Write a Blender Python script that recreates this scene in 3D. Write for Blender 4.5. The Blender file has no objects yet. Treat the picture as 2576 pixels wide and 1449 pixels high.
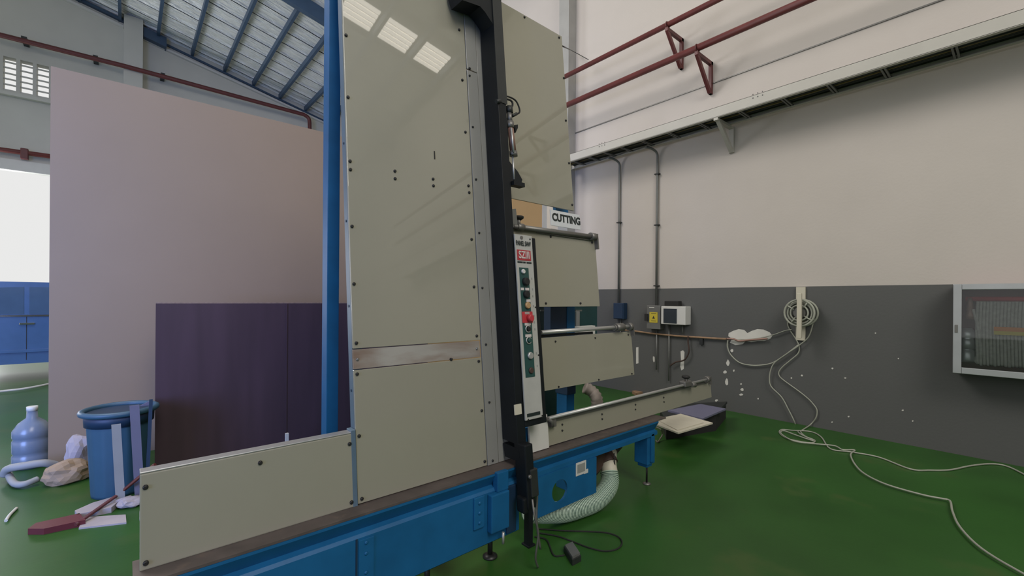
import bpy, bmesh, math, random
from mathutils import Vector, Matrix
random.seed(7)
C = bpy.context.scene.collection
SC = bpy.context.scene
PI = math.pi

# ---------------------------------------------------------------- camera, light, exposure
F = 1120.6; CY = 752.2; YAW = math.radians(49.12); ROLL = math.radians(.405); H = 1.4
_f = Vector((math.cos(YAW), math.sin(YAW), 0)); _r0 = Vector((math.sin(YAW), -math.cos(YAW), 0)); _u0 = Vector((0, 0, 1))
_r = _r0 * math.cos(ROLL) + _u0 * math.sin(ROLL); _u = _u0 * math.cos(ROLL) - _r0 * math.sin(ROLL)
cam = bpy.data.cameras.new('camera'); co = bpy.data.objects.new('camera', cam); C.objects.link(co)
cam.sensor_fit = 'HORIZONTAL'; cam.sensor_width = 36; cam.lens = F / 2576 * 36
cam.shift_y = (CY - 724.5) / 2576; cam.clip_start = .05; cam.clip_end = 300
m3 = Matrix((_r, _u, -_f)).transposed()
co.matrix_world = Matrix.Translation((0, 0, H)) @ m3.to_4x4()
SC.camera = co

w = bpy.data.worlds.new('world'); SC.world = w; w.use_nodes = True
bg = w.node_tree.nodes['Background']; bg.inputs[0].default_value = (1, 1, .99, 1); bg.inputs[1].default_value = .82

def area(name, loc, size, energy, color, direction):
    l = bpy.data.lights.new(name, 'AREA'); l.shape = 'RECTANGLE'; l.size, l.size_y = size
    l.energy = energy; l.color = color
    o = bpy.data.objects.new(name, l); C.objects.link(o); o.location = loc
    o.rotation_euler = Vector(direction).to_track_quat('-Z', 'Y').to_euler()
    return o
area('roof_light_front', (.6, -4.6, 8.5), (4, 8), 820, (1, .95, .87), (.25, .62, -1))
area('roof_light_rear', (-1.2, 6.2, 8.5), (4, 4), 480, (1, .95, .90), (.5, -.1, -1))
area('far_door_daylight', (-4.8, 16.9, 2.3), (4.2, 4.2), 700, (.95, .97, 1), (.25, -1, .35))
o = area('blue_side_fill', (-5.0, .6, 2.2), (3.2, 3.2), 170, (.26, .40, 1), (.74, 1, -.05)); o.data.spread = math.radians(86)  # added cool fill tinting the left side; no doorway stands there
vs = SC.view_settings; vs.view_transform = 'Standard'; vs.look = 'None'; vs.gamma = 1; vs.use_curve_mapping = False
vs.exposure = 0.0

# ---------------------------------------------------------------- helpers
CAM = Vector((0, 0, H))
def ray(u, v): return _f + _r * ((u - 1288) / F) + _u * ((CY - v) / F)
def onp(u, v, n, c):
    k = ray(u, v); n = Vector(n); return CAM + k * ((c - n.dot(CAM)) / n.dot(k))
def AX(u, v, x): return onp(u, v, (1, 0, 0), x)          # point of a pixel on the plane x = const
def AY(u, v, y): return onp(u, v, (0, 1, 0), y)
def AZ(u, v, z=0.): return onp(u, v, (0, 0, 1), z)
def AP(u, v, off=0.):                                     # on the leaning plane of the saw: returns x, off, z
    p = onp(u, v, (0, 1, -.1), 1.85 + off); return Vector((p.x, off, p.z))
def LEAN(p): return Vector((p[0], 1.85 + .1 * p[2] + p[1], p[2]))

MATS = {}
def mat(name, col, rough=.6, metal=0., var=.06, scale=6., bump=0., bscale=60., coat=0., spec=.5, stretch=(1, 1, 1), emit=0., dirt=None, bdist=.02, soft=.1):
    m = bpy.data.materials.new(name); m.use_nodes = True; nt = m.node_tree; b = nt.nodes['Principled BSDF']
    b.inputs['Roughness'].default_value = rough; b.inputs['Metallic'].default_value = metal
    b.inputs['Specular IOR Level'].default_value = spec
    if coat: b.inputs['Coat Weight'].default_value = coat; b.inputs['Coat Roughness'].default_value = .02
    tc = nt.nodes.new('ShaderNodeTexCoord'); mp = nt.nodes.new('ShaderNodeMapping'); mp.inputs['Scale'].default_value = stretch
    nt.links.new(tc.outputs['Object'], mp.inputs[0])
    no = nt.nodes.new('ShaderNodeTexNoise'); no.inputs['Scale'].default_value = scale; no.inputs['Detail'].default_value = 5
    nt.links.new(mp.outputs[0], no.inputs['Vector'])
    cr = nt.nodes.new('ShaderNodeValToRGB'); cr.color_ramp.elements[0].position = .3; cr.color_ramp.elements[1].position = .7
    cr.color_ramp.elements[0].color = tuple(c * (1 - var) for c in col) + (1,)
    cr.color_ramp.elements[1].color = tuple(min(1, c * (1 + var)) for c in col) + (1,)
    nt.links.new(no.outputs[0], cr.inputs[0])
    out = cr.outputs[0]
    if dirt:                                              # dirt = (colour, threshold, scale): worn or stained blotches
        n2 = nt.nodes.new('ShaderNodeTexNoise'); n2.inputs['Scale'].default_value = dirt[2]; n2.inputs['Detail'].default_value = 8
        nt.links.new(mp.outputs[0], n2.inputs['Vector'])
        r2 = nt.nodes.new('ShaderNodeValToRGB'); r2.color_ramp.elements[0].position = dirt[1]; r2.color_ramp.elements[1].position = dirt[1] + soft
        nt.links.new(n2.outputs[0], r2.inputs[0])
        mx = nt.nodes.new('ShaderNodeMix'); mx.data_type = 'RGBA'
        nt.links.new(r2.outputs[0], mx.inputs[0]); nt.links.new(out, mx.inputs[6]); mx.inputs[7].default_value = tuple(dirt[0]) + (1,)
        out = mx.outputs[2]
    nt.links.new(out, b.inputs['Base Color'])
    if bump:
        n3 = nt.nodes.new('ShaderNodeTexNoise'); n3.inputs['Scale'].default_value = bscale; n3.inputs['Detail'].default_value = 4
        nt.links.new(mp.outputs[0], n3.inputs['Vector'])
        bp = nt.nodes.new('ShaderNodeBump'); bp.inputs['Strength'].default_value = bump; bp.inputs['Distance'].default_value = bdist
        nt.links.new(n3.outputs[0], bp.inputs['Height']); nt.links.new(bp.outputs[0], b.inputs['Normal'])
    if emit:
        b.inputs['Emission Color'].default_value = tuple(col) + (1,); b.inputs['Emission Strength'].default_value = emit
    MATS[name] = m
    return m

mat('laminate', (.27, .26, .205), .42, coat=1, var=.02, scale=3, spec=.4)
mat('laminate_worn', (.27, .26, .205), .42, coat=.5, var=.03, scale=3, spec=.4, dirt=((.25, .19, .13), .66, 4.))
mat('laminate_grey', (.22, .22, .205), .45, coat=.5, var=.03, scale=5)
mat('rusty_strip', (.30, .285, .26), .5, var=.12, scale=4, dirt=((.16, .095, .065), .38, 5.), stretch=(.6, 1, 2.2), soft=.3)
mat('blue_paint', (.009, .098, .24), .45, var=.12, scale=7, spec=.3)
mat('blue_grey_paint', (.085, .135, .19), .45, var=.1, scale=7)
mat('dark_blue', (.009, .03, .07), .5, var=.1)
mat('ledge', (.085, .068, .062), .6, var=.25, scale=9, dirt=((.12, .09, .075), .6, 12.))
mat('black_paint', (.006, .008, .010), .5, var=.2, scale=9, spec=.3)
mat('charcoal', (.018, .021, .021), .5, var=.2)
mat('rubber', (.012, .012, .012), .8)
mat('screw', (.03, .03, .03), .4, metal=.5)
mat('screw_light', (.3, .3, .3), .35, metal=.8)
mat('alu', (.42, .43, .44), .35, metal=.7, var=.05)
mat('steel', (.46, .46, .45), .38, metal=.55, var=.05)
mat('dull_metal', (.18, .175, .165), .45, metal=.6, var=.1)
mat('face_plate', (.42, .42, .40), .45, metal=.1, var=.05, scale=14)
mat('teal_plate', (.015, .06, .055), .5)
mat('teal_cabinet', (.010, .045, .050), .45, var=.15)
mat('white', (.55, .55, .53), .5, var=.03)
mat('white_sign', (.60, .62, .64), .4, var=.01)
mat('cream', (.52, .49, .40), .55, var=.05)
mat('red', (.45, .035, .045), .4)
mat('red_print', (.36, .03, .04), .5)
mat('ink', (.012, .02, .02), .5)
mat('ink_grey', (.25, .26, .25), .5)
mat('white_print', (.55, .5, .48), .5)
mat('orange_lamp', (.40, .25, .12), .4)
mat('brass', (.24, .14, .11), .38, metal=.25)
mat('red_pipe', (.12, .024, .022), .5, var=.15)
mat('dark_red_pipe', (.10, .022, .022), .5, var=.15)
mat('galv', (.16, .165, .16), .5, metal=.4, var=.1)
mat('column_grey', (.30, .295, .28), .5, var=.06)
mat('tray_paint', (.42, .405, .37), .5, var=.03)
mat('tray_dark', (.02, .024, .024), .8)
mat('cable_yellow', (.14, .10, .02), .6)
mat('tan_board_hazed', (.275, .20, .135), .55, var=.03, scale=1.5)  # duller copy of the board colour, flare haze put into it
mat('tan_board_clear', (.52, .34, .16), .55, var=.03, scale=1.5)  # same board's own orange-tan, where no haze is painted in
mat('maroon_ply', (.062, .036, .050), .45, var=.14, scale=3, stretch=(3, 1, .35))
mat('ply_edge', (.26, .19, .15), .7, var=.2, scale=40)
mat('hose', (.44, .56, .45), .45, var=.05)
mat('hose_dark', (.05, .10, .08), .5)
mat('brown_dark', (.05, .028, .022), .6, var=.2)
mat('cardboard', (.30, .22, .15), .8, var=.15)
mat('paper', (.34, .31, .34), .8, var=.1)
mat('purple_board', (.13, .13, .20), .5, var=.05)
mat('cord_white', (.30, .31, .26), .5)
mat('bin_blue', (.03, .085, .14), .45, var=.06)
mat('wood', (.27, .17, .10), .7, var=.2, scale=12)
mat('stick_grey', (.26, .27, .28), .6)
mat('wood_old', (.20, .17, .15), .7, var=.3, scale=12)
mat('foil', (.86, .86, .83), .38, metal=.2, var=.12, scale=4, bump=1., bscale=5, bdist=.10, stretch=(.5, 4.5, 1))
mat('steel_blue', (.035, .07, .125), .5, var=.1)
mat('plaster', (.56, .55, .51), .8, var=.05)
mat('car_paint', (.04, .10, .24), .25, coat=1)
mat('car_glass', (.03, .04, .05), .05, spec=.8)
mat('auto_glass', (.06, .11, .20), .08, spec=.8)
mat('tyre', (.01, .01, .01), .8)
mat('chrome', (.7, .7, .7), .1, metal=1)
mat('concrete', (.50, .50, .47), .9, var=.1, scale=2)
mat('yellow', (.50, .40, .04), .5)
mat('orange', (.55, .18, .02), .5)
mat('cabinet_red', (.10, .012, .02), .5)
mat('canvas_hose', (.40, .39, .37), .8, var=.12, scale=30)
mat('ext_silver', (.35, .36, .37), .3, metal=.5)
mat('bottle', (.15, .19, .26), .25, var=.05)
mat('skylight', (1, .93, .82), .5, emit=6.5, var=.03)
mat('back_paint', (.50, .50, .455), .75, var=.03, scale=2)

def glass_mat():
    m = bpy.data.materials.new('pane_glass'); m.use_nodes = True; nt = m.node_tree
    nt.nodes.remove(nt.nodes['Principled BSDF'])
    t = nt.nodes.new('ShaderNodeBsdfTransparent'); g = nt.nodes.new('ShaderNodeBsdfGlossy'); g.inputs['Roughness'].default_value = .02
    t.inputs[0].default_value = (.9, .92, .91, 1)
    fr = nt.nodes.new('ShaderNodeFresnel'); mx = nt.nodes.new('ShaderNodeMixShader')
    nt.links.new(fr.outputs[0], mx.inputs[0]); nt.links.new(t.outputs[0], mx.inputs[1]); nt.links.new(g.outputs[0], mx.inputs[2])
    nt.links.new(mx.outputs[0], nt.nodes['Material Output'].inputs[0]); MATS['glass'] = m
glass_mat()

def wall_mat():
    # off-white wall with a grey painted dado up to 1.565 m, and floor: green epoxy
    m = mat('wall_paint', (.485, .445, .412), .75, var=.03, scale=1.5, bump=.05, bscale=40)
    nt = m.node_tree; b = nt.nodes['Principled BSDF']; src = b.inputs['Base Color'].links[0].from_socket
    g = nt.nodes.new('ShaderNodeNewGeometry'); s = nt.nodes.new('ShaderNodeSeparateXYZ'); nt.links.new(g.outputs['Position'], s.inputs[0])
    gt = nt.nodes.new('ShaderNodeMath'); gt.operation = 'LESS_THAN'; gt.inputs[1].default_value = 1.565; nt.links.new(s.outputs[2], gt.inputs[0])
    n = nt.nodes.new('ShaderNodeTexNoise'); n.inputs['Scale'].default_value = 1.3; n.inputs['Detail'].default_value = 6
    r = nt.nodes.new('ShaderNodeValToRGB'); r.color_ramp.elements[0].color = (.070, .072, .070, 1); r.color_ramp.elements[1].color = (.10, .102, .102, 1)
    r.color_ramp.elements[0].position = .35; r.color_ramp.elements[1].position = .7
    nt.links.new(n.outputs[0], r.inputs[0])
    # small paint chips in the dado
    vo = nt.nodes.new('ShaderNodeTexNoise'); vo.inputs['Scale'].default_value = 26; vo.inputs['Detail'].default_value = 2
    vr = nt.nodes.new('ShaderNodeValToRGB'); vr.color_ramp.elements[0].position = .775; vr.color_ramp.elements[1].position = .79
    nt.links.new(vo.outputs[0], vr.inputs[0])
    mc = nt.nodes.new('ShaderNodeMix'); mc.data_type = 'RGBA'; nt.links.new(vr.outputs[0], mc.inputs[0]); nt.links.new(r.outputs[0], mc.inputs[6]); mc.inputs[7].default_value = (.3, .3, .28, 1)
    mx = nt.nodes.new('ShaderNodeMix'); mx.data_type = 'RGBA'
    nt.links.new(gt.outputs[0], mx.inputs[0]); nt.links.new(src, mx.inputs[6]); nt.links.new(mc.outputs[2], mx.inputs[7])
    nt.links.new(mx.outputs[2], b.inputs['Base Color'])
wall_mat()
mat('floor_green', (.024, .084, .015), .36, var=.16, scale=1.6, bump=.02, bscale=30, dirt=((.042, .088, .02), .60, 2.2), spec=.28)

ORG = {}
class B:
    """collects boxes, tubes, lathes and prisms; build() links them as one mesh object"""
    def __init__(s, lean=False): s.bm = bmesh.new(); s.lean = lean
    def _merge(s, t):
        me = bpy.data.meshes.new('t'); t.to_mesh(me); t.free(); s.bm.from_mesh(me); bpy.data.meshes.remove(me)
    def box(s, x0, x1, y0, y1, z0, z1, bev=0., M=None):
        t = bmesh.new(); bmesh.ops.create_cube(t, size=1)
        for v in t.verts:
            v.co = Vector((x0 + (v.co.x + .5) * (x1 - x0), y0 + (v.co.y + .5) * (y1 - y0), z0 + (v.co.z + .5) * (z1 - z0)))
        if bev: bmesh.ops.bevel(t, geom=t.edges[:], offset=bev, segments=2, affect='EDGES', profile=.6)
        if M: bmesh.ops.transform(t, matrix=M, verts=t.verts)
        s._merge(t); return s
    def tube(s, pts, r, seg=10, caps=True, closed=False):
        pts = [Vector(p) for p in pts]; n = len(pts); rings = []; t = s.bm
        rr = r if isinstance(r, (list, tuple)) else [r] * n
        prev = None
        for i, p in enumerate(pts):
            a = pts[max(i - 1, 0)]; b = pts[min(i + 1, n - 1)]
            if closed: a = pts[i - 1]; b = pts[(i + 1) % n]
            d = (b - a).normalized()
            if prev is None: nn = d.orthogonal().normalized()
            else:
                nn = (prev - d * prev.dot(d)); nn = nn.normalized() if nn.length > 1e-6 else d.orthogonal().normalized()
            prev = nn; bb = d.cross(nn)
            rings.append([t.verts.new(p + (nn * math.cos(2 * PI * k / seg) + bb * math.sin(2 * PI * k / seg)) * rr[i]) for k in range(seg)])
        for i in range(n if closed else n - 1):
            A, Bq = rings[i], rings[(i + 1) % n]
            for k in range(seg):
                f = t.faces.new((A[k], A[(k + 1) % seg], Bq[(k + 1) % seg], Bq[k])); f.smooth = True
        if caps and not closed:
            t.faces.new(rings[0][::-1]); t.faces.new(rings[-1])
        return s
    def cyl(s, a, b, r, seg=16): return s.tube([a, b], r, seg)
    def prism(s, poly, d):                                # poly: list of 3D points (planar), extruded by vector d
        d = Vector(d); a = [s.bm.verts.new(Vector(p)) for p in poly]; b = [s.bm.verts.new(Vector(p) + d) for p in poly]
        n = len(a); s.bm.faces.new(a[::-1]); s.bm.faces.new(b)
        for i in range(n): s.bm.faces.new((a[i], a[(i + 1) % n], b[(i + 1) % n], b[i]))
        return s
    def lathe(s, c, prof, seg=32, axis='z', ribs=0, amp=0.):   # prof: list of (radius, height)
        rings = []
        for r, h in prof:
            ring = []
            for k in range(seg):
                a = 2 * PI * k / seg; q = r * (1 + (amp if ribs and (k * ribs // seg) % 2 else 0))
                if axis == 'z': p = Vector((q * math.cos(a), q * math.sin(a), h))
                elif axis == 'x': p = Vector((h, q * math.cos(a), q * math.sin(a)))
                else: p = Vector((q * math.cos(a), h, q * math.sin(a)))
                ring.append(s.bm.verts.new(Vector(c) + p))
            rings.append(ring)
        for i in range(len(rings) - 1):
            for k in range(seg):
                f = s.bm.faces.new((rings[i][k], rings[i][(k + 1) % seg], rings[i + 1][(k + 1) % seg], rings[i + 1][k])); f.smooth = True
        s.bm.faces.new(rings[0][::-1]); s.bm.faces.new(rings[-1])
        return s
    def build(s, name, m, parent=None, org=None):
        if s.lean:
            for v in s.bm.verts: v.co = LEAN(v.co)
        bmesh.ops.recalc_face_normals(s.bm, faces=s.bm.faces)
        o_ = ORG[parent.name] if parent is not None else (Vector(org) if org else None)
        if o_ is None:
            xs = [v.co for v in s.bm.verts]
            o_ = Vector((sum(v.x for v in xs) / len(xs), sum(v.y for v in xs) / len(xs), min(v.z for v in xs)))
        for v in s.bm.verts: v.co -= o_
        me = bpy.data.meshes.new(name); s.bm.to_mesh(me); s.bm.free()
        me.materials.append(MATS[m]); o = bpy.data.objects.new(name, me); C.objects.link(o)
        if parent is not None: o.parent = parent
        else: o.location = o_
        ORG[o.name] = o_
        return o
def thing(name, loc, label, cat, group=None):
    o = bpy.data.objects.new(name, None); C.objects.link(o); o.location = loc; o.empty_display_size = .1
    ORG[o.name] = Vector(loc); o['label'] = label; o['category'] = cat
    if group: o['group'] = group
    return o
def tag(o, label, cat, group=None):
    o['label'] = label; o['category'] = cat
    if group: o['group'] = group
    return o
def struct(o): o['kind'] = 'structure'; return o
def smooth(pts, n=8, closed=False):
    pts = [Vector(p) for p in pts]; out = []; N = len(pts)
    for i in range(N if closed else N - 1):
        if closed: a, b, c, d = pts[i - 1], pts[i], pts[(i + 1) % N], pts[(i + 2) % N]
        else: a, b, c, d = pts[max(i - 1, 0)], pts[i], pts[i + 1], pts[min(i + 2, N - 1)]
        for k in range(n):
            t = k / n
            out.append(.5 * ((2 * b) + (c - a) * t + (2 * a - 5 * b + 4 * c - d) * t * t + (3 * b - a - 3 * c + d) * t ** 3))
    if not closed: out.append(pts[-1])
    return out
FONT = None
def text(name, s, size, M, m, parent, sx=1., bold=.0, ext=.0006):
    cu = bpy.data.curves.new(name, 'FONT'); cu.body = s; cu.size = size; cu.extrude = ext; cu.offset = bold
    cu.align_x = 'CENTER'; cu.align_y = 'CENTER'
    t = bpy.data.objects.new('t', cu); C.objects.link(t)
    bpy.context.view_layer.update()
    me = bpy.data.meshes.new_from_object(t.evaluated_get(bpy.context.evaluated_depsgraph_get()))
    bpy.data.objects.remove(t); bpy.data.curves.remove(cu)
    for v in me.vertices: v.co.x *= sx
    me.transform(M); o_ = ORG[parent.name]; me.transform(Matrix.Translation(-o_))
    me.name = name; me.materials.clear(); me.materials.append(MATS[m])
    o = bpy.data.objects.new(name, me); C.objects.link(o); o.parent = parent; ORG[o.name] = o_
    return o
def face_M(p, right, up):                                  # frame for writing: x = right, y = up, z = towards the reader
    r = Vector(right).normalized(); u_ = Vector(up).normalized(); n = r.cross(u_)
    return Matrix.Translation(Vector(p)) @ Matrix((r, u_, n)).transposed().to_4x4()

XW, YW = 5.79, 17.0
RZ = lambda x: 9.405 - .2315 * x                          # underside of the roof
# ---------------------------------------------------------------- floor, walls, roof
struct(B().box(-14, XW + .3, -12, YW + .3, -.2, 0).build('floor', 'floor_green'))
struct(B().box(-40, XW + 30, YW + .3, 90, -.25, -.05).build('trim_1', 'concrete'))        # yard outside the far door
wr = struct(B().prism([(XW, -12, 0), (XW + .25, -12, 0), (XW + .25, -12, RZ(XW + .25)), (XW, -12, RZ(XW))], (0, YW + 12.0, 0)).build('wall_right', 'wall_paint'))
struct(B().prism([(-6, -12, 0), (XW, -12, 0), (XW, -12, RZ(XW)), (-6, -12, RZ(-6))], (0, -.25, 0)).build('wall_front', 'wall_paint'))
# far wall with the door opening and the bank of vent blocks
wb = B()
def wseg(x0, x1, z0, z1=None):
    if z1 is None: wb.prism([(x0, YW, z0), (x1, YW, z0), (x1, YW, RZ(x1)), (x0, YW, RZ(x0))], (0, .25, 0))
    else: wb.box(x0, x1, YW, YW + .25, z0, z1)
wseg(-.9, XW, 0, 6.62); wseg(-12, -7, 0, 6.62); wseg(-7, -.9, 4.62, 6.62)
vx = [-2.393 + .2925 * i for i in range(-4, 4)]; vw = .222
prev = -12
for x in vx:
    wseg(prev, x, 6.62, 7.475); prev = x + vw
wseg(prev, XW, 6.62, 7.475); wseg(-12, XW, 7.475)
wbk = struct(wb.build('wall_back', 'back_paint'))
for x in vx:
    for k in range(6):
        z = 6.62 + k * .1425
        B().prism([(x, YW + .02, z), (x + vw, YW + .02, z), (x + vw, YW + .02, z + .035), (x, YW + .02, z + .035)], (0, .03, .0)).build('vent_slat', 'back_paint', wbk)
struct(B().box(-7, -1.0, YW - .16, YW, 6.47, 6.55).build('trim_2', 'back_paint'))
struct(B().box(-7.2, -.7, YW - .12, YW + .02, 4.59, 4.86).build('trim_3', 'white'))        # lintel of the door
struct(B().box(-.094, .32, 16.62, YW, 0, RZ(.32)).build('trim_4', 'back_paint'))            # pier
for a, b, za, zb in ((-6, -.1, 9.36 + .23 * 4.68, 9.10), (.33, 5.7, 8.93, 7.78)):
    struct(B().prism([(a, YW - .1, za - .03), (b, YW - .1, zb - .03), (b, YW - .1, zb + .03), (a, YW - .1, za + .03)], (0, .1, 0)).build('trim_5', 'white'))
# roof: deck, foil rolls, purlins, rafters, skylight strips
cl = struct(B().prism([(-12, -12, RZ(-12) + .16), (XW + .3, -12, RZ(XW + .3) + .16), (XW + .3, -12, RZ(XW + .3) + .26), (-12, -12, RZ(-12) + .26)], (0, YW + 12.3, 0)).build('ceiling', 'charcoal'))
def rbox(x0, x1, y0, y1, d0, d1):                        # slab following the roof slope, d below the roof plane
    return B().prism([(x0, y0, RZ(x0) - d0), (x1, y0, RZ(x1) - d0), (x1, y0, RZ(x1) - d1), (x0, y0, RZ(x0) - d1)], (0, y1 - y0, 0))
yy = -12.0; SKY = [(-4.1, -3.45), (2.2, 2.85)]
while yy < YW - .05:
    y1 = min(yy + .58, YW)
    if not any(yy < b and y1 > a for a, b in SKY):
        b_ = B(); nx = 14; xs = [-12 + (XW + 12) * i / nx for i in range(nx + 1)]
        # a shallow pan with turned-down laps so every roll reads on its own
        prof = [(yy + .01, .05), (yy + .05, .0), (yy + .18, -.02), (yy + .30, .012), (y1 - .16, -.02), (y1 - .05, 0), (y1 - .01, .05)]
        vs_ = [[b_.bm.verts.new((x, y, RZ(x) - d + random.uniform(-.006, .006))) for y, d in prof] for x in xs]
        for i in range(nx):
            for k in range(len(prof) - 1): b_.bm.faces.new((vs_[i][k], vs_[i + 1][k], vs_[i + 1][k + 1], vs_[i][k + 1]))
        b_.build('foil_sheet', 'foil', cl)
    yy += .6
for a, b in SKY:
    for i in range(6):
        x0 = 1.52 + .83 * i - .78 + .0
        x0 = .68 + .83 * i + .06; x1 = min(x0 + .71, XW - .02)
        s_ = B()
        for k in range(5):
            q = (b - a) / 5
            s_.prism([(x0, a + q * k + .018, RZ(x0) + .02), (x1, a + q * k + .018, RZ(x1) + .02), (x1, a + q * k + .018, RZ(x1) + .05), (x0, a + q * k + .018, RZ(x0) + .05)], (0, q - .036, 0))
        s_.build('skylight_sheet', 'skylight', cl)
px_ = [-.181, .666, 1.499, 2.35, 3.17, 3.98, 4.81] + [-.181 - .83 * k for k in range(1, 14)] + [5.6]
for x in px_:
    b_ = B(); z = RZ(x) - .05
    b_.box(x - .035, x + .035, -12, YW, z - .16, z); b_.build('purlin', 'steel_blue', cl)
for y in (11.1, -.9, -6.9):
    o = rbox(-12, XW, y, y + .14, .22, .56).build('rafter', 'steel_blue', cl)
rbox(-12, -.1, YW - .12, YW, .12, .2).build('rafter', 'steel_blue', cl)
rbox(.33, .86, YW - .3, YW, .14, .42).build('rafter', 'steel_blue', cl)
rbox(.33, XW, YW - .06, YW, .2, .26).build('rafter', 'steel_blue', cl)

# right wall: groove strip, column, plaster patches, cast details
struct(B().box(XW - .012, XW, -12, 5.1, 4.235, 4.25).build('trim_6', 'dull_metal'))
cc = B(); cc.box(5.60, XW, 5.06, 5.10, 0, RZ(XW)); cc.box(5.60, 5.63, 5.10, 5.24, 0, RZ(XW)); cc.box(5.60, 5.72, 5.24, 5.28, 0, RZ(XW))
struct(cc.build('trim_7', 'column_grey'))
def patch(pts, name='plaster_patch'):
    b_ = B(); b_.prism([AX(u, v, XW - .004) for u, v in pts], (.003, 0, 0)); b_.build(name, 'plaster', wr)
patch([(1833, 838), (1845, 832), (1858, 828), (1872, 830), (1880, 838), (1892, 832), (1905, 828), (1920, 829), (1936, 836), (1943, 845), (1938, 852), (1922, 858), (1905, 858), (1890, 861), (1876, 858), (1868, 866), (1850, 868), (1836, 862), (1842, 852), (1832, 846)])
patch([(1712, 884), (1718, 881), (1722, 886), (1721, 905), (1720, 928), (1714, 932), (1711, 922), (1713, 905)])
patch([(1600, 874), (1606, 873), (1606, 914), (1600, 915)])
for u, v, a, b in ((1841, 882, 4, 4), (1831, 913, 4, 8), (1824, 936, 5, 4), (1828, 960, 4, 11), (1867, 980, 4, 4), (1864, 993, 5, 3), (1802, 1007, 4, 3), (1645, 903, 3, 8), (2017, 945, 2.5, 2.5), (1846, 932, 2, 3), (1991, 951, 2, 2), (1907, 1003, 2, 2), (1864, 966, 2, 2), (2094, 927, 2.5, 2.5), (2126, 951, 3, 1.5), (2260, 902, 2, 1.5), (2202, 838, 2, 1.5), (2271, 1032, 3, 2), (2296, 1059, 2, 2), (2135, 1048, 2.5, 2), (2093, 1062, 2, 2), (1770, 960, 2, 2)):
    patch([(u + a * math.cos(t) * random.uniform(.7, 1.2), v + b * math.sin(t) * random.uniform(.7, 1.2)) for t in [i * PI / 4 for i in range(8)]], 'paint_chip')

# ---------------------------------------------------------------- pipes and tray on the right wall
for z0, z1, u0, r, lab in ((5.04, 5.07, 0, .036, 'upper'), (4.56, 4.59, 1, .042, 'lower')):
    x = 5.4; ya, yb = (5.04, -6.5)
    t = thing('fire_pipe', (x, 2, 4.5 if u0 else 5.0), 'dark red steel pipe along the right wall, %s of the two' % lab, 'pipe')
    B().tube([(x, ya + .02, z0), (x, yb, z1)], r, 14).build('pipe', 'red_pipe', t)
    for yc in ((3.13, 2.72)[u0], (3.13, 2.72)[u0] - 4.3):
        b_ = B(); zt = z0 - r
        b_.box(x - .03, XW, yc - .02, yc + .02, zt - .045, zt); b_.box(XW - .045, XW, yc - .02, yc + .02, zt - .42, zt)
        b_.prism([(x - .03, yc - .018, zt - .045), (x + .035, yc - .018, zt - .045), (XW - .005, yc - .018, zt - .42), (XW - .07, yc - .018, zt - .42)], (0, .036, 0))
        b_.build('wall_bracket', 'dark_red_pipe', t)
        B().tube([(x + (r + .008) * math.cos(a), yc, z0 + (r + .008) * math.sin(a)) for a in [i * PI / 8 for i in range(16)]], .008, 6, closed=True).build('pipe_clamp', 'dark_red_pipe', t)
tag(B().tube(smooth([LEAN(AP(1413, 115, .02)), AX(1440, 128, 5.5), AX(1480, 150, 5.40)], 6), .006, 6).build('guy_wire', 'charcoal'), 'thin dark wire from the tall saw panel to the upper red pipe', 'wire')

t = thing('cable_tray', (5.55, 2, 3.6), 'long off-white ladder cable tray mounted high on the right wall', 'cable tray')
XT = 5.33; zt0, zt1 = 3.597, 3.715   # near rail
b_ = B(); b_.box(XT, XT + .012, -6.5, 5.05, zt0, zt1); b_.box(XT, XT + .045, -6.5, 5.05, zt0 - .004, zt0 + .004); b_.box(XT, XT + .035, -6.5, 5.05, zt1 - .004, zt1)
b_.build('side_rail', 'tray_paint', t)
b_ = B(); b_.box(XW - .10, XW - .088, -6.5, 5.05, zt0, zt1); b_.box(XW - .13, XW - .088, -6.5, 5.05, zt0 - .004, zt0 + .004); b_.build('side_rail', 'tray_paint', t)
for yr in [4.75, 4.45, 4.15, 3.85, 3.5, 3.1, 2.68, 2.2, 1.75, 1.33, .9, .42, 0, -.4, -.8, -1.3, -1.8, -2.3]:
    b_ = B(); b_.box(XT + .01, XW - .09, yr - .022, yr - .006, zt0 + .002, zt0 + .02); b_.box(XT + .01, XW - .09, yr + .006, yr + .022, zt0 + .002, zt0 + .02); b_.build('rung', 'galv', t)
for i in range(9):
    x = XT + .035 + i * .026; tag_m = 'cable_yellow' if i in (6,) else 'tray_dark'
    B().tube(smooth([(x + random.uniform(-.008, .008), 5.0 - k * 1.05, zt0 + .034 + random.uniform(0, .01)) for k in range(11)], 3), .0125, 6).build('cable', tag_m, t)
B().box(XT + .012, XW - .09, -6.5, 5.0, zt0 + .05, zt0 + .056).build('tray_cover', 'tray_dark', t)
for yc in (2.45, -1.8):
    b_ = B(); b_.box(XT + .0, XW, yc - .025, yc + .025, zt0 - .035, zt0 - .006); b_.box(XW - .03, XW, yc - .03, yc + .03, zt0 - .33, zt0 - .006)
    b_.prism([(XT + .05, yc - .022, zt0 - .035), (XT + .12, yc - .022, zt0 - .035), (XW - .005, yc - .022, zt0 - .30), (XW - .03, yc - .022, zt0 - .33)], (0, .044, 0))
    b_.build('wall_bracket', 'tray_paint', t)
for yc in (4.14, 1.98):
    for dy in (-.05, 0, .05):
        for dz in (-.02, .02): B().cyl((XT - .004, yc + dy, 3.705 + dz), (XT, yc + dy, 3.705 + dz), .006, 8).build('bolt', 'screw', t)

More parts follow.
